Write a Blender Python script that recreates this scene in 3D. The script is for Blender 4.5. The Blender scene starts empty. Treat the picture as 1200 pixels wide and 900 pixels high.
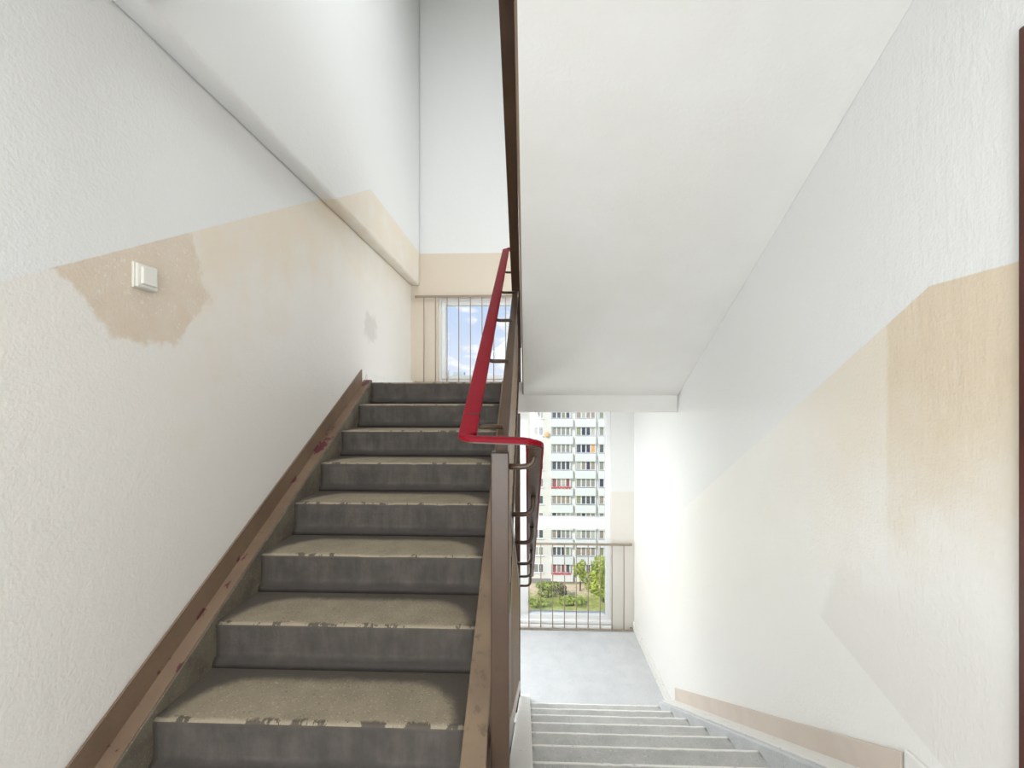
import bpy, bmesh, math, random
from mathutils import Vector, Matrix, noise as mnoise
random.seed(7)
sc = bpy.context.scene
COL = sc.collection
R = math.radians

# ------------------------------------------------------------------ camera
cam_d = bpy.data.cameras.new('camera')
cam_d.sensor_width = 36.0
cam_d.lens = 36.0 * 522 / 1200
cam_d.shift_y = 14 / 1200
cam_d.clip_start = 0.02
cam_d.clip_end = 2000
cam = bpy.data.objects.new('camera', cam_d)
COL.objects.link(cam)
cam.location = (0, 0, 0)
cam.rotation_euler = (R(90), 0, R(2.03))
sc.camera = cam

# ------------------------------------------------------------------ sky, sun, added fill lights, exposure
sc.view_settings.view_transform = 'Standard'
sc.view_settings.look = 'None'
sc.view_settings.gamma = 1.0
sc.view_settings.use_curve_mapping = False
sc.view_settings.exposure = 0.92


def srgb(r, g, b):
    def f(c):
        c /= 255.0
        return c / 12.92 if c <= 0.04045 else ((c + 0.055) / 1.055) ** 2.4
    return (f(r), f(g), f(b), 1.0)


class S:
    """small wrapper so that node maths reads like maths"""
    def __init__(self, nt, sock):
        self.nt, self.s = nt, sock

    def _m(self, op, *a, clamp=False):
        n = self.nt.nodes.new('ShaderNodeMath')
        n.operation = op
        n.use_clamp = clamp
        for i, v in enumerate((self,) + a):
            if isinstance(v, S):
                self.nt.links.new(v.s, n.inputs[i])
            else:
                n.inputs[i].default_value = v
        return S(self.nt, n.outputs[0])

    def __add__(self, o): return self._m('ADD', o)
    __radd__ = __add__
    def __sub__(self, o): return self._m('SUBTRACT', o)
    def __rsub__(self, o): return (self * -1.0) + o
    def __mul__(self, o): return self._m('MULTIPLY', o)
    __rmul__ = __mul__
    def min(self, o): return self._m('MINIMUM', o)
    def max(self, o): return self._m('MAXIMUM', o)
    def abs(self): return self._m('ABSOLUTE')
    def sqrt(self): return self._m('SQRT')
    def clamp(self): return self._m('ADD', 0.0, clamp=True)

    def step(self, a, b):
        n = self.nt.nodes.new('ShaderNodeMapRange')
        n.interpolation_type = 'SMOOTHSTEP'
        self.nt.links.new(self.s, n.inputs[0])
        n.inputs[1].default_value = a
        n.inputs[2].default_value = b
        return S(self.nt, n.outputs[0])


class Mat:
    def __init__(self, name, rough=0.6, spec=0.5):
        self.m = bpy.data.materials.new(name)
        self.m.use_nodes = True
        self.nt = self.m.node_tree
        self.b = self.nt.nodes['Principled BSDF']
        self.b.inputs['Roughness'].default_value = rough
        self.b.inputs['Specular IOR Level'].default_value = spec
        self.tc = self.nt.nodes.new('ShaderNodeTexCoord')
        self.vec = self.tc.outputs['Object']

    def world_noise(self):
        g = self.nt.nodes.new('ShaderNodeNewGeometry')
        self.vec = g.outputs['Position']

    def xyz(self):
        n = self.nt.nodes.new('ShaderNodeSeparateXYZ')
        self.nt.links.new(self.tc.outputs['Object'], n.inputs[0])
        return [S(self.nt, o) for o in n.outputs]

    def noise(self, scale, detail=3, rough=0.55, stretch=None, offset=(0, 0, 0)):
        n = self.nt.nodes.new('ShaderNodeTexNoise')
        n.inputs['Scale'].default_value = scale
        n.inputs['Detail'].default_value = detail
        n.inputs['Roughness'].default_value = rough
        mp = self.nt.nodes.new('ShaderNodeMapping')
        mp.inputs['Location'].default_value = offset
        if stretch:
            mp.inputs['Scale'].default_value = stretch
        self.nt.links.new(self.vec, mp.inputs[0])
        self.nt.links.new(mp.outputs[0], n.inputs['Vector'])
        return S(self.nt, n.outputs[0])

    def voro(self, scale):
        n = self.nt.nodes.new('ShaderNodeTexVoronoi')
        n.inputs['Scale'].default_value = scale
        self.nt.links.new(self.tc.outputs['Object'], n.inputs['Vector'])
        return S(self.nt, n.outputs['Distance'])

    def mix(self, fac, a, b):
        n = self.nt.nodes.new('ShaderNodeMix')
        n.data_type = 'RGBA'
        if isinstance(fac, S):
            self.nt.links.new(fac.s, n.inputs[0])
        else:
            n.inputs[0].default_value = fac
        for i, v in ((6, a), (7, b)):
            if isinstance(v, tuple):
                n.inputs[i].default_value = v
            else:
                self.nt.links.new(v, n.inputs[i])
        return n.outputs[2]

    def color(self, c):
        if isinstance(c, tuple):
            self.b.inputs['Base Color'].default_value = c
        else:
            self.nt.links.new(c, self.b.inputs['Base Color'])

    def rough(self, s):
        self.nt.links.new(s.s, self.b.inputs['Roughness'])

    def bump(self, h, dist, strength=1.0):
        n = self.nt.nodes.new('ShaderNodeBump')
        n.inputs['Strength'].default_value = strength
        n.inputs['Distance'].default_value = dist
        self.nt.links.new(h.s, n.inputs['Height'])
        self.nt.links.new(n.outputs[0], self.b.inputs['Normal'])


# world: pale blue summer sky with small white clouds, the same all round
w = bpy.data.worlds.new('sky')
sc.world = w
w.use_nodes = True
wn = w.node_tree
for n in list(wn.nodes):
    wn.nodes.remove(n)
wo = wn.nodes.new('ShaderNodeOutputWorld')
bg = wn.nodes.new('ShaderNodeBackground')
tc = wn.nodes.new('ShaderNodeTexCoord')
sep = wn.nodes.new('ShaderNodeSeparateXYZ')
wn.links.new(tc.outputs['Generated'], sep.inputs[0])
gr = wn.nodes.new('ShaderNodeValToRGB')
gr.color_ramp.elements[0].position = 0.0
gr.color_ramp.elements[0].color = srgb(232, 238, 250)
gr.color_ramp.elements[1].position = 0.55
gr.color_ramp.elements[1].color = srgb(132, 178, 240)
e = gr.color_ramp.elements.new(0.2)
e.color = srgb(198, 219, 250)
wn.links.new(sep.outputs[2], gr.inputs[0])
mp = wn.nodes.new('ShaderNodeMapping')
mp.inputs['Scale'].default_value = (1.0, 1.0, 2.4)
mp.inputs['Location'].default_value = (0.31, 0.0, 0.12)
wn.links.new(tc.outputs['Generated'], mp.inputs[0])
cn = wn.nodes.new('ShaderNodeTexNoise')
cn.inputs['Scale'].default_value = 17.0
cn.inputs['Detail'].default_value = 5
wn.links.new(mp.outputs[0], cn.inputs['Vector'])
cr = wn.nodes.new('ShaderNodeMapRange')
cr.interpolation_type = 'SMOOTHSTEP'
cr.inputs[1].default_value = 0.50
cr.inputs[2].default_value = 0.66
wn.links.new(cn.outputs[0], cr.inputs[0])
mx = wn.nodes.new('ShaderNodeMix')
mx.data_type = 'RGBA'
wn.links.new(cr.outputs[0], mx.inputs[0])
wn.links.new(gr.outputs[0], mx.inputs[6])
mx.inputs[7].default_value = (1.0, 1.0, 1.0, 1)
wn.links.new(mx.outputs[2], bg.inputs['Color'])
bg.inputs['Strength'].default_value = 0.57
wn.links.new(bg.outputs[0], wo.inputs[0])


def sun(direction, strength):
    d = bpy.data.lights.new('sun', 'SUN')
    d.energy = strength
    d.angle = R(0.6)
    d.color = (1.0, 0.955, 0.87)
    o = bpy.data.objects.new('sun', d)
    COL.objects.link(o)
    o.rotation_euler = Vector(direction).to_track_quat('-Z', 'Y').to_euler()


def area(name, loc, direction, sx, sy, power, color=(1, 1, 1)):
    d = bpy.data.lights.new(name, 'AREA')
    d.shape = 'RECTANGLE'
    d.size, d.size_y = sx, sy
    d.energy = power
    d.color = color
    o = bpy.data.objects.new(name, d)
    COL.objects.link(o)
    o.location = loc
    o.rotation_euler = Vector(direction).to_track_quat('-Z', 'Y').to_euler()


sun((0.50, 0.62, -0.60), 1.8)
COOL = (0.935, 0.972, 1.0)
area('roof_fill', (-0.05, 1.6, 4.4), (-0.2, 0, -1), 2.0, 2.2, 37, COOL)  # unseen area light added under the closed roof to brighten the upper walls
area('upper_landing_fill', (1.08, 4.0, 0.95), (-1, -0.3, -0.1), 0.9, 0.9, 14, COOL)  # added fill hidden behind the soffit, brightens the left wall by the landing
area('lower_landing_fill', (-0.6, 4.2, -0.16), (0.1, -0.2, -1), 1.0, 0.7, 24, COOL)  # added fill tucked out of view under the landing slab
area('lower_side_fill', (-1.2, 4.15, -1.6), (1, -0.6, 0.35), 0.8, 0.8, 17, COOL)  # added fill hidden by the left flight, lifts right wall and soffit
area('landing_fill', (-0.2, -0.3, 1.1), (0.3, 0.3, -1), 1.2, 1.4, 20, COOL)  # overhead fill added out of view, no fixture stands for it
area('lobby_fill', (-0.3, -1.9, -0.4), (0.2, 1, 0.15), 1.4, 1.5, 30, COOL)  # fill added behind the camera, the back wall has no window

# ------------------------------------------------------------------ dimensions (metres, camera at the origin)
RI, TR = 0.165, 0.2937          # riser, tread
M = RI / TR
YE, YT = 1.4035, 3.459          # floor edge, half landing edge
ZT = 0.106                      # upper half landing
ZF = ZT - 8 * RI                # floor the camera stands on
ZB = ZF - 8 * RI                # lower half landing
XL, XU, XR = -1.285, -1.185, 1.15
DF = 4.864
ZLED = 1.213
ZROOF = 4.6
YBACK = -2.0


# ------------------------------------------------------------------ helpers
def link(name, bm, mat, parent=None, loc=(0, 0, 0), smooth=False):
    me = bpy.data.meshes.new(name)
    bmesh.ops.recalc_face_normals(bm, faces=bm.faces)
    bm.to_mesh(me)
    bm.free()
    mats = mat if isinstance(mat, (list, tuple)) else [mat]
    for m in mats:
        me.materials.append(m.m if isinstance(m, Mat) else m)
    if smooth:
        for p in me.polygons:
            p.use_smooth = True
    o = bpy.data.objects.new(name, me)
    COL.objects.link(o)
    o.location = loc
    if parent is not None:
        o.parent = parent
    return o


def copy_part(o, parent, loc=None, name=None):
    c = o.copy()
    COL.objects.link(c)
    c.parent = parent
    if loc is not None:
        c.location = loc
    return c


def empty(name, loc=(0, 0, 0)):
    o = bpy.data.objects.new(name, None)
    o.empty_display_size = 0.1
    COL.objects.link(o)
    o.location = loc
    return o


def tag(o, label, cat, group=None):
    o['label'] = label
    o['category'] = cat
    if group:
        o['group'] = group
    return o


def structure(o, label=None, cat=None):
    o['kind'] = 'structure'
    if label:
        o['label'] = label
    if cat:
        o['category'] = cat
    return o


def add_box(bm, x0, x1, y0, y1, z0, z1, bevel=0.0, seg=2):
    vs = [bm.verts.new((x, y, z)) for x in (x0, x1) for y in (y0, y1) for z in (z0, z1)]
    fs = [(0, 1, 3, 2), (4, 6, 7, 5), (0, 4, 5, 1), (2, 3, 7, 6), (0, 2, 6, 4), (1, 5, 7, 3)]
    faces = [bm.faces.new([vs[i] for i in f]) for f in fs]
    if bevel:
        ed = {e for f in faces for e in f.edges}
        bmesh.ops.recalc_face_normals(bm, faces=faces)
        bmesh.ops.bevel(bm, geom=list(ed), offset=bevel, segments=seg, affect='EDGES', profile=0.5)
    return bm


def box(*a, **k):
    return add_box(bmesh.new(), *a, **k)


def add_prism(bm, pts, x0, x1):
    """polygon of (y, z) points extruded along x"""
    a = [bm.verts.new((x0, y, z)) for y, z in pts]
    b = [bm.verts.new((x1, y, z)) for y, z in pts]
    bm.faces.new(a)
    bm.faces.new(b[::-1])
    n = len(pts)
    for i in range(n):
        bm.faces.new((a[i], a[(i + 1) % n], b[(i + 1) % n], b[i]))
    return bm


def prism(pts, x0, x1, bevel=0.0):
    bm = add_prism(bmesh.new(), pts, x0, x1)
    if bevel:
        bmesh.ops.recalc_face_normals(bm, faces=bm.faces)
        bmesh.ops.bevel(bm, geom=list(bm.edges), offset=bevel, segments=2, affect='EDGES', profile=0.5)
    return bm


def add_tube(bm, pts, r, n=8):
    pts = [Vector(p) for p in pts]
    rings = []
    prev = None
    for i, p in enumerate(pts):
        t = (pts[min(i + 1, len(pts) - 1)] - pts[max(i - 1, 0)]).normalized()
        if prev is None:
            a = t.orthogonal().normalized()
        else:
            a = (prev - t * prev.dot(t)).normalized()
        prev = a
        b = t.cross(a)
        rings.append([bm.verts.new(p + (a * math.cos(2 * math.pi * k / n) + b * math.sin(2 * math.pi * k / n)) * r)
                      for k in range(n)])
    for q, s in zip(rings, rings[1:]):
        for k in range(n):
            bm.faces.new((q[k], q[(k + 1) % n], s[(k + 1) % n], s[k]))
    bm.faces.new(rings[0][::-1])
    bm.faces.new(rings[-1])
    return bm


def sweep(profile, path):
    """profile of (side, up) points swept along a path, sides kept level"""
    bm = bmesh.new()
    path = [Vector(p) for p in path]
    rings = []
    for i, p in enumerate(path):
        d0 = (path[i] - path[i - 1]).normalized() if i else None
        d1 = (path[i + 1] - path[i]).normalized() if i < len(path) - 1 else None
        t = ((d0 or d1) + (d1 or d0)).normalized()
        side = t.cross(Vector((0, 0, 1))).normalized()
        up = side.cross(t)
        rings.append([bm.verts.new(p + side * a + up * b) for a, b in profile])
    n = len(profile)
    for q, s in zip(rings, rings[1:]):
        for k in range(n):
            bm.faces.new((q[k], q[(k + 1) % n], s[(k + 1) % n], s[k]))
    bm.faces.new(rings[0][::-1])
    bm.faces.new(rings[-1])
    return bm


def fillet(path, radii, n=6):
    """rounds the inner vertices of a polyline"""
    out = [Vector(path[0])]
    for i in range(1, len(path) - 1):
        p, a, b = Vector(path[i]), Vector(path[i - 1]), Vector(path[i + 1])
        r = radii[i - 1]
        p0 = p + (a - p).normalized() * r
        p1 = p + (b - p).normalized() * r
        for k in range(n + 1):
            t = k / n
            out.append(p0 * (1 - t) ** 2 + p * 2 * t * (1 - t) + p1 * t * t)
    out.append(Vector(path[-1]))
    return out


# ------------------------------------------------------------------ materials
WHITE = srgb(233, 233, 231)
PALE = srgb(233, 229, 222)
BEIGE = srgb(231, 219, 200)
TAN = srgb(217, 200, 178)


def plaster_bump(m, drips=False):
    h = m.noise(95, 3, 0.6) * 0.6 + m.noise(28, 2) * 0.5
    if drips:
        yy_ = m.xyz()[1]
        h = h + m.noise(24, 4, 0.65, stretch=(1, 1, 0.16)) * yy_.step(1.9, 1.2) * 1.4
    m.bump(h, 0.006, 0.5)


# left wall: dado line climbs with the stair, a tan unwashed patch round the switch
ml = Mat('left_wall_paint', 0.5)
x, y, z = ml.xyz()
n1 = ml.noise(5, 4)
n2 = ml.noise(16, 4, offset=(3, 1, 2))
h = (y * M - 0.305).min(1.56)
dado = (h - z + (n2 - 0.5) * 0.006).step(-0.003, 0.003)
wob = (n2 - 0.5) * 0.09
d1 = (y - 1.168) * 0.717 + (z - 0.351) * 0.697
d2 = z - 0.178
d3 = (y - 1.579) * -0.765 + (z - 0.183) * 0.643
d4 = (y - 1.753) * -0.913 + (z - 0.392) * -0.408
stain = (d1.min(d2).min(d3).min(d4) + wob).step(-0.012, 0.016)
depth = (h - z)
tint = (depth * -0.75 + (n1 - 0.5) * 1.1 + 0.62).step(0.0, 0.75) * (y + (n1 - 0.5) * 0.2).step(1.5, 1.8)
blot = (((y - 3.6) * (y - 3.6) + (z - 0.56) * (z - 0.56) * 2.0).sqrt() - 0.15 + wob * 2.5).step(0.04, -0.04)
c = ml.mix(tint, PALE, BEIGE)
c = ml.mix(stain * (0.62 + n2 * 0.5), c, TAN)
glint = ml.noise(75, 3, 0.6).step(0.57, 0.68) * stain * n1.step(0.4, 0.55)  # glints on the glossy patch, put into the colour as pale specks
c = ml.mix(glint * 0.5, c, srgb(240, 236, 230))
c = ml.mix(blot * 0.3, c, srgb(170, 160, 148))
c = ml.mix(dado, WHITE, c)
ml.color(c)
ml.rough(0.62 - dado * 0.2 - stain * dado * 0.14)
plaster_bump(ml)

# right wall: dado line falls with the lower flight, tan where hands and trolleys wore it near the door
mr = Mat('right_wall_paint', 0.5)
x, y, z = mr.xyz()
n1 = mr.noise(4, 4)
n2 = mr.noise(14, 4, offset=(5, 1, 2))
h = (y * -0.57 + 1.066).min(0.315).max(-1.03)
dado = (h - z + (n2 - 0.5) * 0.005).step(-0.003, 0.003)
near = (y + (n2 - 0.5) * 0.03).step(1.48, 1.455)
fade = (h - z + (n1 - 0.5) * 0.6).step(0.95, 0.15)
mid = (y + (n1 - 0.5) * 0.5).step(2.5, 1.3)
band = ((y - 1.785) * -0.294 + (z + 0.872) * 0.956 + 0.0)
diag_patch = ((z + 0.872) + (y - 1.785) * -0.307).step(-0.004, 0.006) * (y + (z + 0.8) * 0.4).step(1.79, 1.74) * (z + (n1 - 0.5) * 0.3).step(-0.45, -0.75)  # slightly darker patch with a diagonal edge, fading upwards
c = mr.mix(mid * fade, srgb(238, 236, 231), srgb(231, 221, 205))
c = mr.mix(near * fade * (0.6 + n2 * 0.5), c, srgb(221, 204, 179))
c = mr.mix(diag_patch * 0.28, c, srgb(214, 206, 194))
c = mr.mix(dado, WHITE, c)
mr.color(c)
mr.rough(0.6 - dado * 0.25)
plaster_bump(mr, True)

# far wall: beige dado on both half landings
mf = Mat('far_wall_paint', 0.55)
x, y, z = mf.xyz()
up = z.step(1.568, 1.562) * z.step(-0.06, -0.05)
lo = z.step(-1.036, -1.042)
c = mf.mix((up + lo).clamp(), WHITE, mf.mix(lo, srgb(222, 209, 191), srgb(229, 224, 216)))
mf.color(c)
plaster_bump(mf)

mw = Mat('white_plaster', 0.6)
mw.color(WHITE)
plaster_bump(mw)
mce = Mat('soffit_paint', 0.65)
mce.color(mce.mix(mce.noise(3, 3).step(0.35, 0.75), srgb(232, 231, 226), srgb(236, 235, 231)))
mce.bump(mce.noise(60, 3), 0.003, 0.4)


def concrete(name, a, b, speck, rough=0.75):
    m = Mat(name, rough)
    c = m.mix(m.noise(7, 5, 0.65).step(0.3, 0.7), a, b)
    c = m.mix((m.noise(120, 2)).step(0.62, 0.7) * 0.5, c, speck)
    c = m.mix((m.noise(150, 2, offset=(4, 4, 4))).step(0.62, 0.7) * 0.4, c, srgb(60, 54, 48))
    m.color(c)
    m.bump(m.noise(90, 4, 0.65), 0.004, 0.5)
    return m


m_floor = concrete('landing_terrazzo', srgb(196, 198, 199), srgb(206, 207, 208), srgb(226, 226, 226), 0.55)
m_stringer = concrete('stringer_concrete', srgb(122, 113, 96), srgb(92, 85, 74), srgb(165, 155, 135))


def make_tread(width):
    m = Mat('worn_tread', 0.7)
    m.world_noise()
    x, y, z = m.xyz()
    n = m.noise(9, 4)
    n3 = m.noise(26, 4, 0.6, offset=(7, 2, 1))
    qx = (x.abs() - (width / 2 - 0.23)).max(0.0)
    qy = (y - (TR - 0.27)).max(0.0)
    d = (qx * qx + qy * qy).sqrt() + (n3 - 0.5) * 0.035 + (n - 0.5) * 0.03
    dirt = d.step(0.165, 0.215)
    base = m.mix(n.step(0.3, 0.75), srgb(134, 123, 104), srgb(150, 138, 117))
    base = m.mix(m.noise(150, 2).step(0.60, 0.68) * 0.6, base, srgb(184, 174, 152))
    base = m.mix(m.noise(110, 2, offset=(4, 4, 4)).step(0.64, 0.70) * 0.6, base, srgb(92, 84, 72))
    c = m.mix(dirt * 0.92, base, srgb(72, 66, 59))
    edge = (y + (n3 - 0.5) * 0.02).step(0.016, 0.008)
    chip = m.noise(15, 5, 0.7, stretch=(1, 0.5, 0.5), offset=(1, 9, 3)).step(0.53, 0.57)
    c = m.mix(edge * 0.5, c, srgb(162, 150, 128))
    c = m.mix((y + (n3 - 0.5) * 0.03).step(0.026, 0.014) * chip * 0.85, c, srgb(66, 58, 51))
    m.color(c)
    m.bump(m.noise(110, 4, 0.65) + n3 * 0.5, 0.004, 0.6)
    return m


def make_riser(width):
    m = Mat('grimy_riser', 0.72)
    m.world_noise()
    x, y, z = m.xyz()
    n = m.noise(7, 5, 0.65)
    st = m.noise(30, 4, 0.6, stretch=(1, 1, 0.2))
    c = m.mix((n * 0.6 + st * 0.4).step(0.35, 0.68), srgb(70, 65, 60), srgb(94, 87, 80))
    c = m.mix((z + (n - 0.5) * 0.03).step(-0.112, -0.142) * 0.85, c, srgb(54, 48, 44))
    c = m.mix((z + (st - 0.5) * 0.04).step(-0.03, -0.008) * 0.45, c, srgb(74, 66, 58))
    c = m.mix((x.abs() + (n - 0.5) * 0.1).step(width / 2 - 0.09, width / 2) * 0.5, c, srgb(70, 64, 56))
    m.color(c)
    m.bump(m.noise(70, 4, 0.65), 0.005, 0.5)
    return m


def make_pale(name):
    m = Mat(name, 0.6)
    m.world_noise()
    x, y, z = m.xyz()
    n = m.noise(7, 5, 0.65)
    c = m.mix(n.step(0.3, 0.7), srgb(176, 176, 172), srgb(196, 195, 190))
    c = m.mix(m.noise(120, 2).step(0.62, 0.7) * 0.5, c, srgb(225, 225, 222))
    c = m.mix(m.noise(120, 2, offset=(4, 4, 4)).step(0.64, 0.7) * 0.5, c, srgb(120, 118, 114))
    n3 = m.noise(22, 4, 0.6, offset=(7, 2, 1))
    c = m.mix((y + (n3 - 0.5) * 0.012).step(-0.028, -0.018) * n3.step(0.72, 0.62), c, srgb(240, 238, 232))
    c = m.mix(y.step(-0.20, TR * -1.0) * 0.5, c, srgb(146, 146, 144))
    m.color(c)
    m.bump(m.noise(90, 4, 0.65), 0.004, 0.5)
    return m


def enamel(name, a, b=None, rough=0.32, chips=None):
    m = Mat(name, rough)
    c = a if b is None else m.mix(m.noise(6, 4, 0.6).step(0.3, 0.7), a, b)
    if chips:
        c = m.mix(m.noise(30, 4, 0.7, offset=(2, 5, 1)).step(0.70, 0.73), c, chips)
    m.color(c)
    m.bump(m.noise(50, 2), 0.001, 0.4)
    return m


m_brown = enamel('brown_enamel', srgb(72, 53, 38), srgb(80, 60, 44), 0.34)
m_brown_lit = enamel('lit_brown_enamel', srgb(156, 132, 107), srgb(140, 118, 96), 0.28)  # paler copy of the brown, light on the pickets put into the colour
m_red = enamel('red_plastic_cover', srgb(120, 0, 20), srgb(128, 0, 25), 0.5)
m_red.b.inputs['Specular IOR Level'].default_value = 0.18
m_door = enamel('door_brown_paint', srgb(86, 44, 34), srgb(76, 40, 32), 0.35)
m_switch = enamel('switch_plastic', srgb(228, 226, 216), None, 0.35)
m_frame = enamel('window_frame_white', srgb(240, 240, 240), None, 0.35)
m_guard = enamel('guard_cream_paint', srgb(162, 147, 131), srgb(152, 138, 122), 0.45)
m_black = enamel('dark_gap', srgb(40, 36, 34), None, 0.6)

# brown skirting paint with dark red older coats showing in the scrapes along the fold
m_skirt = Mat('brown_skirting_paint', 0.45)
x, y, z = m_skirt.xyz()
n = m_skirt.noise(5, 4)
nn = m_skirt.noise(11, 5, 0.65, stretch=(1, 0.5, 0.5), offset=(1, 7, 3))
off = (z - y * M + 1.80).abs()
c = m_skirt.mix(n.step(0.3, 0.7), srgb(112, 92, 75), srgb(126, 105, 86))
scr = nn.step(0.57, 0.60) * (off + (n - 0.5) * 0.03).step(0.02, 0.008)
c = m_skirt.mix(scr, c, srgb(88, 40, 48))
c = m_skirt.mix(m_skirt.noise(60, 4, 0.7).step(0.64, 0.70) * 0.6, c, srgb(112, 92, 76))
m_skirt.color(c)
m_skirt.bump(m_skirt.noise(35, 4), 0.004, 0.5)

m_skirt_pale = Mat('pale_brown_skirting_paint', 0.45)
m_skirt_pale.color(m_skirt_pale.mix(m_skirt_pale.noise(6, 4).step(0.3, 0.7), srgb(206, 192, 179), srgb(212, 199, 187)))
m_white_edge = Mat('white_painted_concrete', 0.5)
n = m_white_edge.noise(40, 4, 0.65)
m_white_edge.color(m_white_edge.mix(n.step(0.66, 0.70), m_white_edge.mix(m_white_edge.noise(9, 4), srgb(222, 220, 214), srgb(236, 234, 229)), srgb(140, 122, 106)))
m_white_edge.bump(m_white_edge.noise(60, 3), 0.003, 0.5)
m_tanstring = Mat('tan_painted_stringer', 0.55)
n = m_tanstring.noise(20, 5, 0.7)
c = m_tanstring.mix(m_tanstring.noise(5, 3).step(0.3, 0.7), srgb(132, 112, 88), srgb(118, 98, 78))
c = m_tanstring.mix(n.step(0.58, 0.66) * 0.7, c, srgb(96, 80, 64))
m_tanstring.color(c)
m_tanstring.bump(n, 0.004, 0.5)

m_glass = bpy.data.materials.new('window_glass')
m_glass.use_nodes = True
gn = m_glass.node_tree
for nd in list(gn.nodes):
    gn.nodes.remove(nd)
go = gn.nodes.new('ShaderNodeOutputMaterial')
gt = gn.nodes.new('ShaderNodeBsdfTransparent')
gt.inputs[0].default_value = (0.97, 0.98, 0.985, 1)
gg = gn.nodes.new('ShaderNodeBsdfGlossy')
gg.inputs['Roughness'].default_value = 0.02
gf = gn.nodes.new('ShaderNodeFresnel')
gf.inputs[0].default_value = 1.45
gm = gn.nodes.new('ShaderNodeMixShader')
gn.links.new(gf.outputs[0], gm.inputs[0])
gn.links.new(gt.outputs[0], gm.inputs[1])
gn.links.new(gg.outputs[0], gm.inputs[2])
gn.links.new(gm.outputs[0], go.inputs[0])

# ------------------------------------------------------------------ the room shell
bm = bmesh.new()
T = 0.22
add_prism(bm, [(YBACK, -3.4), (DF + 0.25, -3.4), (DF + 0.25, ZROOF), (YBACK, ZROOF)], XL - T, XL)
structure(link('wall_left', bm, ml))
bm = bmesh.new()
# thicker wall above the ledge: a soft rounded nose
prof = [(XL, ZLED + 0.012), (XL + 0.012, ZLED), (XU - 0.024, ZLED), (XU - 0.011, ZLED + 0.004), (XU - 0.003, ZLED + 0.012), (XU, ZLED + 0.027), (XU, ZROOF), (XL, ZROOF)]
NY = 60
rows = []
for i in range(NY + 1):
    yy = YBACK + (DF - YBACK) * i / NY
    j = (mnoise.noise(Vector((yy * 3.1, 2, 5))) * 0.004)
    rows.append([bm.verts.new((px, yy, pz + (j if k < 5 else 0))) for k, (px, pz) in enumerate(prof)])
for a, b in zip(rows, rows[1:]):
    for k in range(len(prof)):
        f = bm.faces.new((a[k], a[(k + 1) % len(prof)], b[(k + 1) % len(prof)], b[k]))
        f.smooth = k < 6
bm.faces.new(rows[0])
bm.faces.new(rows[-1][::-1])
structure(link('wall_left_upper', bm, ml))
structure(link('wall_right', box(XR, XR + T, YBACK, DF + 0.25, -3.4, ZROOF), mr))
structure(link('wall_back', box(XL, XR, YBACK - 0.2, YBACK, -3.4, ZROOF), mw))

# far wall with its two window openings
WX0, WX1 = -0.985, 0.905
ZW0, ZW1 = 0.15, 1.075          # upper opening
ZV0, ZV1 = -2.45, -0.126        # lower opening, up to the landing slab
bm = bmesh.new()
for x0, x1, z0, z1 in ((XL, WX0, -3.4, ZROOF), (WX1, XR, -3.4, ZROOF), (WX0, WX1, ZW1, ZROOF),
                       (WX0, WX1, ZV1, ZW0), (WX0, WX1, -3.4, ZV0)):
    add_box(bm, x0, x1, DF, DF + 0.24, z0, z1)
structure(link('wall_far', bm, mf))
structure(link('ceiling', box(XL - T, XR + T, YBACK - 0.2, DF + 0.25, ZROOF, ZROOF + 0.2), mce))

structure(link('floor', box(XL, XR, YBACK, YE, ZF - 0.2, ZF), m_floor))
structure(link('floor_lower_landing', box(XL, XR, YT, DF, ZB - 0.2, ZB), m_floor))
structure(link('floor_upper_landing', box(XL, XR, YT, DF, -0.126, ZT, bevel=0.006), [mce]))
structure(link('ceiling_landing', prism([(YBACK, 1.205), (1.27, 1.205), (1.40, 1.34), (1.40, 1.426), (YBACK, 1.426)], XL, XR), mce))
structure(link('floor_basement', box(XL, XR, YBACK, DF, -3.6, -3.4), m_floor))

# skirting of the lower landing and of the floor in front
bm = prism([(YT + 0.02, ZB), (DF, ZB), (DF, ZB + 0.1), (YT + 0.02, ZB + 0.1)], XR - 0.015, XR, 0.004)
structure(link('baseboard_right', bm, m_white_edge))
bm = prism([(1.09, ZF), (YE - 0.015, ZF), (YE - 0.015, ZF + 0.147), (1.09, ZF + 0.147)], XR - 0.014, XR, 0.004)
structure(link('baseboard_right_near', bm, m_white_edge))
bm = prism([(YT + 0.03, ZT), (DF, ZT), (DF, ZT + 0.065), (YT + 0.03, ZT + 0.065)], XL, XL + 0.02, 0.005)
structure(link('baseboard_left', bm, m_white_edge))

# door frame at the right edge
dr = structure(link('door_1', box(XR - 0.005, XR + 0.03, 0.16, 0.98, ZF, 0.78), m_door))
bm = bmesh.new()
add_box(bm, XR - 0.022, XR + 0.02, 0.975, 1.067, ZF, 0.845, bevel=0.004)
add_box(bm, XR - 0.022, XR + 0.02, 0.08, 0.165, ZF, 0.845, bevel=0.004)
add_box(bm, XR - 0.022, XR + 0.02, 0.165, 0.975, 0.77, 0.845, bevel=0.004)
link('door_frame', bm, m_door, dr)
bm = add_tube(bmesh.new(), fillet([(XR, 0.9, ZF + 1.05), (XR - 0.05, 0.9, ZF + 1.05), (XR - 0.05, 0.79, ZF + 1.05)], [0.02]), 0.009)
link('door_handle', bm, m_switch, dr, smooth=True)


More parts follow.
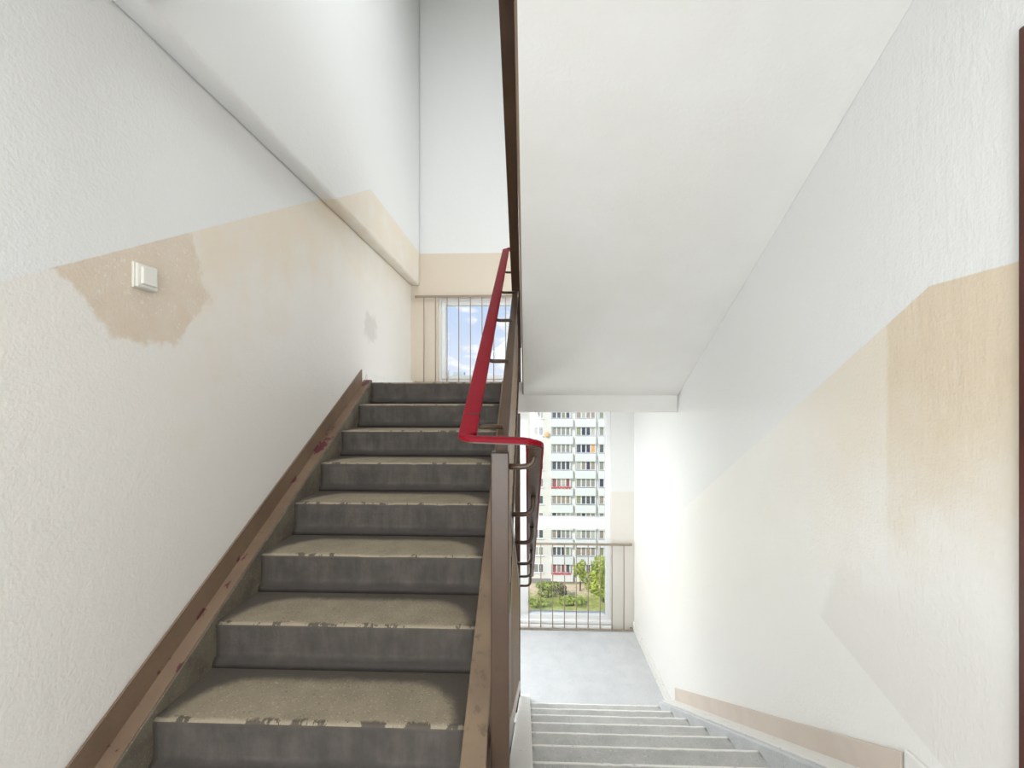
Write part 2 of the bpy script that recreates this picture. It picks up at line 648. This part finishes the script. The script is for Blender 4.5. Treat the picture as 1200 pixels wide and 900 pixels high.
# ------------------------------------------------------------------ stair flights
def step_mesh(width, up=True, seed=0, wedge=False):
    """one step, origin at the middle of its nosing; material 0 tread, 1 riser"""
    bm = bmesh.new()
    NX = 48
    s = 1.0 if up else -1.0
    nose = 0.010
    prof = [(TR, -0.30), (TR, 0.0), (TR * 0.6, 0.0), (0.05, 0.0), (0.022, -0.0006), (0.009, -0.003), (0.002, -0.009), (0.0, -0.018),
            (0.003, -0.06), (0.004, -0.11), (0.002, -0.130), (-0.010, -0.137), (-0.019, -0.146), (-0.022, -RI + 0.0005), (0.02, -RI + 0.0005), (0.02, -RI - 0.10)]
    if wedge:
        prof[0] = (TR, -0.004)
        prof[-1] = (0.004, -RI - 0.002)
        prof[-2] = (0.0, -RI + 0.0005)
    rows = []
    for i in range(NX + 1):
        xx = -width / 2 + width * i / NX
        row = []
        for k, (yy, zz) in enumerate(prof):
            dy = dz = 0
            if 4 <= k <= 7:
                a = mnoise.noise(Vector((xx * 16 + seed * 7.3, seed * 3.1, 1)))
                b = mnoise.noise(Vector((xx * 45 + seed * 1.7, seed, 9)))
                cut = (max(0, a - 0.25) * 0.018 + abs(b) * 0.0022) * (1.0 if up else 0.3)
                dy, dz = cut * (0.5 if k == 4 else 1.0), -cut * (0.7 if k < 7 else 0.2)
            if 1 <= k <= 3:
                dz = -0.003 * math.cos(math.pi * xx / width) if k == 3 else 0
            row.append(bm.verts.new((xx, s * (yy + dy), zz + dz)))
        rows.append(row)
    n = len(prof)
    for a, b in zip(rows, rows[1:]):
        for k in range(n):
            f = bm.faces.new((a[k], a[(k + 1) % n], b[(k + 1) % n], b[k]))
            f.material_index = 0 if 1 <= k <= 5 else 1
            f.smooth = 3 <= k <= 12
    for row in (rows[0], rows[-1][::-1]):
        f = bm.faces.new(row)
        f.material_index = 1
    return bm


XA0, XA1 = -1.217, -0.2
up_flight = tag(empty('stair_flight', (-0.7, YE, ZF)),
                'worn grey concrete stair flight climbing beside the left wall', 'stairs')


def under(o, parent):
    """parent while keeping the part where it was built"""
    o.parent = parent
    o.location = Vector(o.location) - parent.location
    return o


WA = XA1 - XA0
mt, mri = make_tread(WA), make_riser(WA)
for k in range(7, -1, -1):
    if k == 0:
        # the top riser runs into the landing slab
        bm = step_mesh(WA, True, k)
        for v in bm.verts:
            if v.co.y > 0.03:
                v.co.y = 0.03
    else:
        bm = step_mesh(WA, True, k)
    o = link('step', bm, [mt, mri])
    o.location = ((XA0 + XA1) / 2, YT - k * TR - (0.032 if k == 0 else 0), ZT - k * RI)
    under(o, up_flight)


def band(c0, c1, y0, y1, sgn=1):
    """strip between two lines parallel to the flight, as (y, z) points"""
    f = lambda c, y: c + sgn * M * y
    return [(y0, f(c0, y0)), (y1, f(c0, y1)), (y1, f(c1, y1)), (y0, f(c1, y0))]


ys0 = 1.02
o = link('stringer', prism(band(-2.25, -1.812, ys0 + .25, YT - 0.01), XL + 0.001, XA0, 0.006), m_stringer)
under(o, up_flight)
bm = prism(band(-1.812, -1.806, ys0, YT - 0.02), XL + 0.004, XA0 - 0.003, 0.001)
o = under(link('stringer_paint', bm, m_skirt), up_flight)
o['label'] = 'brown painted top of the stringer'
bm = prism(band(-1.81, -1.70, ys0, YT - 0.07), XL + 0.002, XL + 0.010, 0.002)
o = under(link('skirting', bm, m_skirt), up_flight)
o['label'] = 'brown painted skirting strip scraped to dark red'
bm = prism(band(-2.30, -1.812, 1.2, YT - 0.02), XA1 + 0.0005, -0.122, 0.005)
o = under(link('stringer', bm, m_tanstring), up_flight)
o['label'] = 'tan painted outer stringer'
# waist slab beneath the steps
under(link('waist_slab', prism(band(-2.36, -2.17, YE + 0.05, YT), XA0, XA1), mce), up_flight)

XB0, XB1 = 0.018, 1.005
down_flight = tag(empty('stair_flight', (0.5, YE, ZF)),
                  'pale concrete stair flight leading down to the right to the lower window landing', 'stairs')
WB = XB1 - XB0
mp2 = make_pale('pale_tread')
for j in range(1, 8):
    bm = step_mesh(WB, False, j + 20)
    o = link('step', bm, [mp2, mp2])
    o.location = ((XB0 + XB1) / 2, YE + j * TR, ZF - j * RI)
    under(o, down_flight)
o = under(link('stringer', prism(band(-0.85, -0.40, YE, YT + 0.28, -1)[:], XB0 - 0.083, XB0 - 0.0005, 0.005), m_white_edge), down_flight)
o['label'] = 'white painted inner stringer'
o = under(link('stringer', prism(band(-0.85, -0.402, YE, YT + 0.0, -1), XB1 + 0.0005, XR - 0.001, 0.005), m_stringer if False else m_floor), down_flight)
o = under(link('stringer_paint', prism(band(-0.402, -0.394, YE, YT + 0.03, -1), XB1 + 0.03, XR - 0.002, 0.002), m_white_edge), down_flight)
o = under(link('skirting', prism(band(-0.40, -0.30, YE, YT + 0.04, -1), XR - 0.010, XR, 0.002), m_skirt_pale), down_flight)
o['label'] = 'pale brown painted skirting strip'
under(link('waist_slab', prism(band(-1.0, -0.86, YE, YT, -1), XB0, XB1), mce), down_flight)

upper = tag(empty('stair_flight', (0.5, YT, ZT)),
            'white plastered underside of the stair flight rising overhead on the right', 'stairs')
CS = 1.948
bm = prism(band(CS, CS + 0.09, 1.28, YT, -1), -0.032, XR - 0.001)
under(link('soffit', bm, mce), upper)
bm = prism(band(CS + 0.004, CS + 0.30, 1.28, YT - 0.005, -1), -0.040, -0.032)
o = under(link('fascia', bm, m_brown_lit), upper)
o['label'] = 'brown painted edge with peeling paint'
for j in range(0, 7):
    bm = step_mesh(XR + 0.03, False, j + 40, True)
    o = link('step', bm, [mt, mri])
    o.location = ((XR - 0.032) / 2, YT - j * TR + 0.0, ZT + (j + 1) * RI)
    o.rotation_euler = (0, 0, 0)
    # this flight climbs towards the camera, its treads run nearer from each riser
    under(o, upper)

# ------------------------------------------------------------------ railing
RXL, RXR = -0.100, -0.062
RXC = (RXL + RXR) / 2
rail = tag(empty('stair_railing', (RXC, 1.38, ZF)),
           'brown steel railing with square newel post and red handrail wrapping round it between the flights', 'railing')
# posts
under(link('newel_post', box(-0.113, -0.057, 1.355, 1.410, ZF - 0.4, -0.172, bevel=0.004), m_brown), rail)
under(link('end_post', box(-0.105, -0.060, 3.56, 3.60, ZB, -0.14, bevel=0.004), m_brown), rail)
YX = 2.90                      # where the rising rail meets the upper balustrade
under(link('top_rail', prism(band(-0.985, -0.942, 1.375, YX), RXL, RXR, 0.004), m_brown), rail)
under(link('bottom_rail', prism(band(-1.745, -1.70, 1.38, 3.44), RXL + 0.002, RXR - 0.002, 0.003), m_brown), rail)
under(link('top_rail', prism(band(0.470, 0.513, 1.40, 3.57, -1), RXL, RXR, 0.004), m_brown), rail)
under(link('bottom_rail', prism(band(-0.345, -0.275, 1.40, 3.57, -1), RXL + 0.006, RXR, 0.004), m_brown_lit), rail)
yy = 1.47
while yy < 3.42:
    zt = min(-0.96 + M * yy, 2.33 - M * yy)
    o = link('picket', box(RXC - 0.007, RXC + 0.007, yy - 0.014, yy + 0.014, -1.71 + M * yy, zt), m_brown_lit)
    under(o, rail)
    yy += 0.11
yy = 1.47 + 0.055
while yy < 3.55:
    o = link('picket', box(RXC + 0.0, RXC + 0.014, yy - 0.014, yy + 0.014, -0.30 - M * yy, min(0.48 - M * yy, -1.75 + M * yy + 9)), m_brown_lit)
    under(o, rail)
    yy += 0.11

HL, HR = -0.179, 0.021
hy = 1.30
hz = -0.128
hpath = fillet([(-0.09, 3.66, 1.205), (HL, 3.66, 1.205), (HL, hy, -0.855 + M * hy), (HR, hy, hz - 0.004), (HR, 3.78, 0.600 - M * 3.78)],
               [0.02, 0.022, 0.035])
capprof = []
for k in range(13):
    a = math.pi * k / 12
    ca, sa = math.cos(a), math.sin(a)
    capprof.append((0.027 * math.copysign(abs(ca) ** 0.6, ca), 0.010 * sa ** 0.6))
capprof = [(0.027, -0.007)] + capprof + [(-0.027, -0.007)]
o = under(link('handrail', sweep(capprof, hpath), m_red, smooth=False), rail)
o['label'] = 'red plastic handrail cover'
barprof = [(0.020, -0.011), (0.020, -0.0065), (-0.020, -0.0065), (-0.020, -0.011)]
under(link('handrail_bar', sweep(barprof, hpath), m_brown), rail)
# joint line in the cover
jy = 1.405
o = under(link('handrail_joint', sweep([(a * 1.03, b * 1.03) for a, b in capprof],
          [(HL, jy, -0.855 + M * jy), (HL, jy + 0.005, -0.855 + M * (jy + 0.005))]), m_black), rail)
for i in range(5):
    by = 1.466 + 0.447 * i
    zb = -0.925 + M * by
    zh = -0.855 + M * by - 0.02
    ptsb = fillet([(-0.082, by, zb), (HL + 0.002, by, zb), (HL + 0.002, by, zh + 0.005)], [0.03])
    under(link('bracket', add_tube(bmesh.new(), ptsb, 0.0085), m_brown, smooth=True), rail)
for by, cb in ((1.385, 0.558), (1.74, 0.515), (2.19, 0.510), (2.70, 0.500), (3.16, 0.495), (3.55, 0.482)):
    zb = cb - M * by
    zh = 0.60 - M * by - 0.012
    ptsb = fillet([(-0.07, by, zb), (HR, by, zb), (HR, by, zh)], [0.04])
    under(link('bracket', add_tube(bmesh.new(), ptsb, 0.0095), m_brown, smooth=True), rail)

rail2 = tag(empty('stair_railing', (RXC, YT, ZT)),
            'dark brown balustrade of the overhead flight, seen from below above the red handrail', 'railing')
under(link('bottom_rail', prism(band(2.34, 2.40, 1.15, 3.50, -1), -0.106, -0.050, 0.004), m_brown), rail2)
under(link('top_rail', prism(band(3.20, 3.24, 1.15, 3.50, -1), RXL, RXR, 0.004), m_brown), rail2)
under(link('post', box(-0.105, -0.055, 3.50, 3.55, ZT, 1.30, bevel=0.004), m_brown), rail2)
yy = 1.2
while yy < 3.48:
    under(link('picket', box(RXC - 0.007, RXC + 0.007, yy - 0.014, yy + 0.014, 2.39 - M * yy, 3.21 - M * yy), m_brown_lit), rail2)
    yy += 0.11


# ------------------------------------------------------------------ windows
def ring(bm, x0, x1, z0, z1, wd, y0, y1):
    add_box(bm, x0, x0 + wd, y0, y1, z0, z1, bevel=0.004, seg=1)
    add_box(bm, x1 - wd, x1, y0, y1, z0, z1, bevel=0.004, seg=1)
    add_box(bm, x0 + wd, x1 - wd, y0, y1, z0, z0 + wd, bevel=0.004, seg=1)
    add_box(bm, x0 + wd, x1 - wd, y0, y1, z1 - wd, z1, bevel=0.004, seg=1)


YW = DF + 0.03
# upper window, low and wide
w1 = structure(empty('window_1', (0, YW, ZW0)))
bm = bmesh.new()
ring(bm, WX0, WX1, ZW0, ZW1, 0.035, YW, YW + 0.07)
add_box(bm, -0.10, 0.02, YW, YW + 0.07, ZW0 + 0.035, ZW1 - 0.035, bevel=0.004)
under(link('frame', bm, m_frame), w1)
for x0, x1 in ((WX0 + 0.035, -0.10), (0.02, WX1 - 0.035)):
    bm = bmesh.new()
    ring(bm, x0, x1, ZW0 + 0.035, ZW1 - 0.035, 0.042, YW - 0.012, YW + 0.05)
    s = under(link('sash', bm, m_frame), w1)
    o = link('pane', box(x0 + 0.02, x1 - 0.02, YW + 0.02, YW + 0.028, ZW0 + 0.05, ZW1 - 0.05), m_glass, s)
bm = box(-0.885, -0.862, YW - 0.03, YW - 0.01, ZW0 + 0.05, ZW0 + 0.13, bevel=0.005)
under(link('handle', bm, m_frame), w1)

# lower window: tall fixed pane over a lower sash
w2 = structure(empty('window_2', (0, YW, ZV0)))
ZTR0, ZTR1 = -1.455, -1.33
bm = bmesh.new()
ring(bm, WX0, WX1, ZV0, ZV1, 0.055, YW, YW + 0.07)
add_box(bm, -0.105, 0.005, YW, YW + 0.07, ZV0 + 0.055, ZV1 - 0.055, bevel=0.004)
for x0, x1 in ((WX0 + 0.055, -0.105), (0.005, WX1 - 0.055)):
    add_box(bm, x0, x1, YW, YW + 0.07, ZTR0, ZTR1, bevel=0.004)
under(link('frame', bm, m_frame), w2)
for x0, x1 in ((WX0 + 0.055, -0.105), (0.005, WX1 - 0.055)):
    o = link('pane', box(x0 - 0.02, x1 + 0.02, YW + 0.054, YW + 0.062, ZTR1 - 0.02, ZV1 - 0.035), m_glass)
    under(o, w2)
    o = link('pane', box(x0 - 0.02, x1 + 0.02, YW + 0.054, YW + 0.062, ZV0 + 0.03, ZTR0 + 0.02), m_glass)
    under(o, w2)
bm = bmesh.new()
add_box(bm, WX0, WX1, DF - 0.012, YW + 0.02, ZV0 - 0.02, ZV0 + 0.006, bevel=0.004)
under(link('sill', bm, m_frame), w2)
bm = box(WX1 - 0.004, WX1 + 0.004, DF - 0.004, DF + 0.03, ZV0, ZV1)
bm = box(WX0, WX1, DF - 0.03, DF, ZB, ZB + 0.05, bevel=0.004)
under(link('step_ledge', bm, m_frame), w2)


def guard(label, x0, x1, zt, zb, first):
    g = tag(empty('window_guard', ((x0 + x1) / 2, DF - 0.04, zb)), label, 'guard rail', 'window guards')
    yg = DF - 0.035
    under(link('top_rail', box(x0, x1, yg - 0.008, yg + 0.008, zt - 0.012, zt + 0.012, bevel=0.003), m_guard), g)
    under(link('bottom_rail', box(x0, x1, yg - 0.008, yg + 0.008, zb, zb + 0.014, bevel=0.003), m_guard), g)
    proto = None
    xx = first
    while xx < x1:
        if proto is None:
            proto = link('bar', add_tube(bmesh.new(), [(0, 0, zb - zb + 0.01), (0.002, 0, (zt - zb) * 0.5), (0, 0, zt - zb - 0.01)], 0.0052, 6), m_guard, g, smooth=True)
            proto.location = (xx - g.location.x, yg - g.location.y, 0)
        else:
            copy_part(proto, g, (xx - g.location.x, yg - g.location.y, 0))
        xx += 0.1275
    for sx in (x0, x1):
        s = 1 if sx == x0 else -1
        bm = add_box(bmesh.new(), sx + (0 if s > 0 else -0.012), sx + (0.012 if s > 0 else 0), yg, DF, zt - 0.01, zt + 0.01)
        under(link('wall_anchor', bm, m_guard), g)
        bm = add_box(bmesh.new(), sx + (0 if s > 0 else -0.012), sx + (0.012 if s > 0 else 0), yg, DF, zb + 0.0, zb + 0.02)
        under(link('wall_anchor', bm, m_guard), g)
    return g


guard('cream bar guard across the upper window at the head of the rising stairs', -1.235, 1.12, 1.085, ZT + 0.035, -1.135)
guard('cream bar guard across the tall lower window on the lower landing', -1.235, 1.12, -1.60, ZB + 0.012, -1.135)

# ------------------------------------------------------------------ light switch
sw = tag(empty('light_switch', (XL, 1.444, 0.396)), 'white square rocker light switch on the tan patch of the left wall', 'switch')
under(link('backplate', box(XL, XL + 0.008, 1.400, 1.488, 0.354, 0.438, bevel=0.002), m_switch), sw)
bm = bmesh.new()
add_box(bm, XL + 0.008, XL + 0.018, 1.402, 1.486, 0.356, 0.436, bevel=0.006, seg=3)
under(link('cover', bm, m_switch), sw)
under(link('rocker', prism([(1.416, 0.368), (1.473, 0.368), (1.473, 0.425), (1.416, 0.425)], XL + 0.012, XL + 0.026, 0.003), m_switch), sw)

# ------------------------------------------------------------------ outside: tower block, ground, tree, shrubs
ZG = -30.6
mg = Mat('summer_grass', 0.9)
x, y, z = mg.xyz()
n = mg.noise(0.35, 5, 0.65)
n2 = mg.noise(1.6, 4, 0.7)
c = mg.mix((n * 0.6 + n2 * 0.4).step(0.36, 0.62), srgb(150, 158, 70), srgb(206, 202, 124))
c = mg.mix((y + (n2 - 0.5) * 5.0).step(67.5, 70.5) * (y + n2).step(73.5, 72.8), c, mg.mix(n2.step(0.4, 0.6), srgb(216, 190, 150), srgb(226, 206, 180)))
mg.color(c)
structure(link('ground', box(-260, 260, 12, 420, ZG - 0.5, ZG), mg))

m_fac = Mat('facade_render', 0.85)
m_fac.color(m_fac.mix(m_fac.noise(0.5, 4).step(0.3, 0.7), srgb(226, 221, 211), srgb(233, 229, 220)))
m_par = Mat('balcony_panel', 0.8)
m_par.color(srgb(230, 231, 228))
m_recess = Mat('recess_render', 0.85)
m_recess.color(srgb(222, 224, 226))
m_plinth = Mat('grey_plinth', 0.9)
m_plinth.color(srgb(150, 146, 140))
m_upvc = Mat('far_window_frames', 0.6)
m_upvc.color(srgb(238, 238, 236))


def pane_mat(name, col):
    m = Mat(name, 0.15)
    m.color(col)
    return m


panes = [pane_mat('pane_grey', srgb(150, 147, 138)), pane_mat('pane_dark', srgb(88, 88, 94)),
         pane_mat('pane_curtain', srgb(190, 188, 174)), pane_mat('pane_olive', srgb(146, 150, 120)),
         pane_mat('pane_navy', srgb(58, 60, 84)), pane_mat('pane_taupe', srgb(160, 144, 130))]
m_orange = pane_mat('pane_orange_blind', srgb(236, 166, 96))
m_rose = pane_mat('pane_rose_curtain', srgb(150, 90, 88))
m_flower = Mat('red_geraniums', 0.8)
m_flower.color(m_flower.mix(m_flower.noise(6, 3).step(0.4, 0.6), srgb(200, 60, 76), srgb(214, 120, 120)))
m_dish = Mat('satellite_dish_paint', 0.5)
m_dish.color(srgb(236, 190, 130))

YTW = 73.0
tower = tag(empty('apartment_block', (6, YTW, ZG)), 'tall white apartment tower with stacked balconies seen through the lower window', 'building')
NI0, NI1 = -4, 9
ztop = -5.03 - 2.8 * NI0 + 1.6
TX0, TX1 = -2.6, 16.0
bm = bmesh.new()
add_box(bm, TX0, 3.75, YTW, YTW + 12, ZG, ztop)
add_box(bm, 3.75, TX1, YTW + 0.32, YTW + 12, ZG, ztop)
under(link('wall', bm, m_fac), tower)
under(link('plinth', box(TX0 - 0.02, TX1 + 0.02, YTW - 0.08, YTW - 0.005, ZG, ZG + 0.75), m_plinth), tower)
under(link('roof', box(TX0 - 0.2, TX1 + 0.2, YTW - 0.2, YTW + 12.2, ztop, ztop + 0.3), m_plinth), tower)
bays = [(3.80, 6.95, 7.35), (7.75, 11.05, 11.05), (11.5, 14.6, 14.9)]


def win_frame(width, height, npan):
    bm = bmesh.new()
    fw = 0.09
    add_box(bm, 0, width, -0.06, 0.0, 0, fw)
    add_box(bm, 0, width, -0.06, 0.0, height - fw, height)
    for k in range(npan + 1):
        xx = k * (width - fw) / npan
        add_box(bm, xx, xx + fw + (0.08 if 0 < k < npan else 0), -0.06, 0.0, fw, height - fw)
    return bm


fr_proto, pn_proto = {}, {}


def far_window(x0, x1, z0, z1, yy, npan, picks):
    key = (round(x1 - x0, 3), npan)
    if key not in fr_proto:
        f = link('window', win_frame(x1 - x0, z1 - z0, npan), m_upvc)
        fr_proto[key] = f
        pw = (x1 - x0 - 0.09) / npan
        pn_proto[key] = (pw, bpy.data.meshes.new('pane'))
        b = box(0.04, pw + 0.05, -0.025, -0.015, 0.05, z1 - z0 - 0.05)
        b.to_mesh(pn_proto[key][1])
        b.free()
        pn_proto[key][1].materials.append(None)
    else:
        f = fr_proto[key].copy()
        COL.objects.link(f)
    f.parent = tower
    f.location = Vector((x0, yy, z0)) - tower.location
    pw, me = pn_proto[key]
    for k in range(npan):
        o = bpy.data.objects.new('pane', me)
        COL.objects.link(o)
        o.parent = f
        o.location = (k * pw, 0, 0)
        o.material_slots[0].link = 'OBJECT'
        o.material_slots[0].material = picks[k].m
    return f


par_proto = {}
for i in range(NI0, NI1):
    zt = -5.03 - 2.8 * i
    zb = zt - 1.45
    for bi, (bx0, bx1, px1) in enumerate(bays):
        base = random.choice([0, 0, 2, 1, 3, 5])
        picks = [panes[base] if random.random() < 0.55 else random.choice(panes) for _ in range(4)]
        if bi == 1 and i == 1:
            picks = [panes[1], panes[4], panes[4], m_orange]
        if bi == 1 and i == 0:
            picks = [panes[3], panes[4], panes[4], panes[2]]
        if bi == 0 and i in (3, 8):
            picks = [m_rose, panes[5], panes[2] if i == 3 else m_rose, m_rose if i == 3 else panes[1]]
        if bi == 0 and i in (0, 1):
            picks = [panes[0]] * 4
        far_window(bx0 + 0.12, bx1 - 0.05, zb, zt, YTW + 0.06, 4, picks)
        key = bi
        if key not in par_proto:
            bm = bmesh.new()
            pw = px1 - bx0
            add_box(bm, 0, pw, 0, 0.08, 0, 1.28)
            add_box(bm, 0, 0.08, 0.08, 0.62, 0, 1.28)
            add_box(bm, pw - 0.08, pw, 0.08, 0.62, 0, 1.28)
            add_box(bm, 0, pw, 0.08, 0.62, 0, 0.15)
            p = par_proto[key] = link('balcony_parapet', bm, m_par, tower)
        else:
            p = copy_part(par_proto[key], tower)
        p.location = Vector((bx0, YTW - 0.3, zb - 1.34)) - tower.location
        # side cheek of the enclosed loggia and the slab over it
        if bi == 0 and i in (3, 8):
            bm = bmesh.new()
            for q in range(16):
                xx = bx0 + 0.15 + 2.9 * q / 15
                bmesh.ops.create_icosphere(bm, subdivisions=1, radius=0.17, matrix=Matrix.Translation((xx, YTW - 0.38, zb - 0.05 + 0.06 * (q % 3))))
            under(link('flower_box', bm, m_flower), tower)['label'] = 'red flowers along the balcony edge'
    f = far_window(0.95 + 0.0, 2.55, zb, zt, YTW - 0.005, 2 if i != -1 else 3, [panes[2], panes[0], panes[2]] if i % 2 else [panes[0], panes[1], panes[0]])
    f = far_window(-1.9, -0.5, zb, zt, YTW - 0.005, 2, [panes[2], panes[0]])
    bm = box(0.9, 2.6, YTW - 0.2, YTW, zb - 0.1, zb)
    under(link('window_ledge', bm, m_plinth if False else m_par), tower)
# loggia cheek walls, one per bay side
for cx0, cx1 in ((3.75, 3.85), (6.9, 7.0), (7.7, 7.8), (11.0, 11.1), (11.45, 11.55), (14.55, 14.65)):
    under(link('cheek_wall', box(cx0, cx1, YTW + 0.0, YTW + 0.32, ZG, ztop), m_recess), tower)
bm = bmesh.new()
bmesh.ops.create_uvsphere(bm, u_segments=16, v_segments=8, radius=0.42)
for v in bm.verts:
    v.co.y *= 0.3
    v.co.z *= 1.0
o = under(link('satellite_dish', bm, m_dish, smooth=True, loc=(3.15, YTW - 0.28, -6.25)), tower)

far = tag(empty('distant_building', (-40, 420, ZG)), 'hazy distant slab of flats on the horizon behind the upper window', 'building')
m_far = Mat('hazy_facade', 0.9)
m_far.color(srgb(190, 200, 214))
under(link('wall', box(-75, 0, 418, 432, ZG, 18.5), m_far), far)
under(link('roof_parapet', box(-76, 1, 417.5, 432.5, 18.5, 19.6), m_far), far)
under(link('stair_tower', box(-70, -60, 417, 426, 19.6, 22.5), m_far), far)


def leaf_mat(name, a, b):
    m = Mat(name, 0.7)
    x, y, z = m.xyz()
    m.color(m.mix(m.noise(1.2, 4, 0.7).step(0.35, 0.65), a, b))
    return m


m_leaf = leaf_mat('yellow_green_leaves', srgb(128, 150, 44), srgb(202, 206, 92))
m_leaf2 = leaf_mat('green_leaves', srgb(112, 130, 48), srgb(186, 196, 92))
m_leaf3 = leaf_mat('dark_leaves', srgb(92, 90, 60), srgb(130, 126, 84))
m_bark = Mat('bark', 0.9)
m_bark.color(srgb(100, 84, 66))


def foliage(center, rad, count, size, seed):
    rnd = random.Random(seed)
    bm = bmesh.new()
    blobs = []
    for _ in range(14):
        v = Vector((rnd.gauss(0, 1), rnd.gauss(0, 1), rnd.gauss(0, 1))).normalized() * rnd.uniform(0.3, 0.75)
        blobs.append((Vector((v.x * rad[0], v.y * rad[1], v.z * rad[2])), rnd.uniform(0.28, 0.48)))
    for _ in range(count):
        c, s = rnd.choice(blobs)
        d = Vector((rnd.gauss(0, 1), rnd.gauss(0, 1), rnd.gauss(0, 1))).normalized() * rnd.uniform(0.75, 1.05) * s
        p = Vector(center) + c + Vector((d.x * rad[0], d.y * rad[1], d.z * rad[2]))
        a = Vector((rnd.gauss(0, 1), rnd.gauss(0, 1), rnd.gauss(0, 1))).normalized()
        b = a.orthogonal().normalized()
        l = size * rnd.uniform(0.7, 1.3)
        w_ = l * 0.5
        vs = [bm.verts.new(p + a * l), bm.verts.new(p + b * w_), bm.verts.new(p - a * l * 0.6), bm.verts.new(p - b * w_)]
        bm.faces.new(vs)
    return bm


def plant(name, label, cat, x, y, h, rad, count, size, mat, seed, group=None):
    t = tag(empty(name, (x, y, ZG)), label, cat, group)
    bm = bmesh.new()
    add_tube(bm, [(x, y, ZG), (x + 0.05, y, ZG + h * 0.35), (x, y, ZG + h * 0.7)], 0.05 + h * 0.014)
    for k in range(5):
        a = k * 1.3
        add_tube(bm, [(x, y, ZG + h * (0.25 + 0.07 * k)), (x + math.cos(a) * rad[0] * 0.6, y + math.sin(a) * rad[1] * 0.6, ZG + h * (0.5 + 0.08 * k))], 0.02 + h * 0.005, 5)
    under(link('trunk' if cat == 'tree' else 'stems', bm, m_bark), t)
    f = under(link('foliage', foliage((x, y, ZG + h - rad[2]), rad, count, size, seed), mat), t)
    f['kind'] = 'stuff'
    return t


plant('tree', 'yellow green leafy tree in front of the tower, behind the right side of the guard', 'tree', 11.3, 66.5, 7.6, (3.0, 2.6, 3.7), 5200, 0.24, m_leaf, 3)
plant('tree', 'small light green tree left of the larger tree by the tower', 'tree', 8.2, 70.2, 5.2, (1.0, 0.9, 2.0), 1200, 0.22, m_leaf, 5)
plant('shrub', 'light green round shrub in the grass left of the dark shrub', 'shrub', 3.0, 67.5, 2.6, (2.3, 1.6, 1.3), 1500, 0.18, m_leaf2, 11)
plant('shrub', 'dark reddish brown shrub standing alone in the grass', 'shrub', 5.2, 67.0, 2.6, (0.9, 0.9, 1.3), 700, 0.18, m_leaf3, 12)
plant('shrub', 'low wide green shrub at the foot of the view, nearest the window', 'shrub', 6.6, 65.2, 1.6, (2.2, 1.4, 0.8), 1300, 0.18, m_leaf2, 13)
plant('shrub', 'low dark green shrub at the lower left corner of the window view', 'shrub', 1.3, 64.6, 1.4, (1.8, 1.2, 0.7), 900, 0.18, m_leaf2, 14)
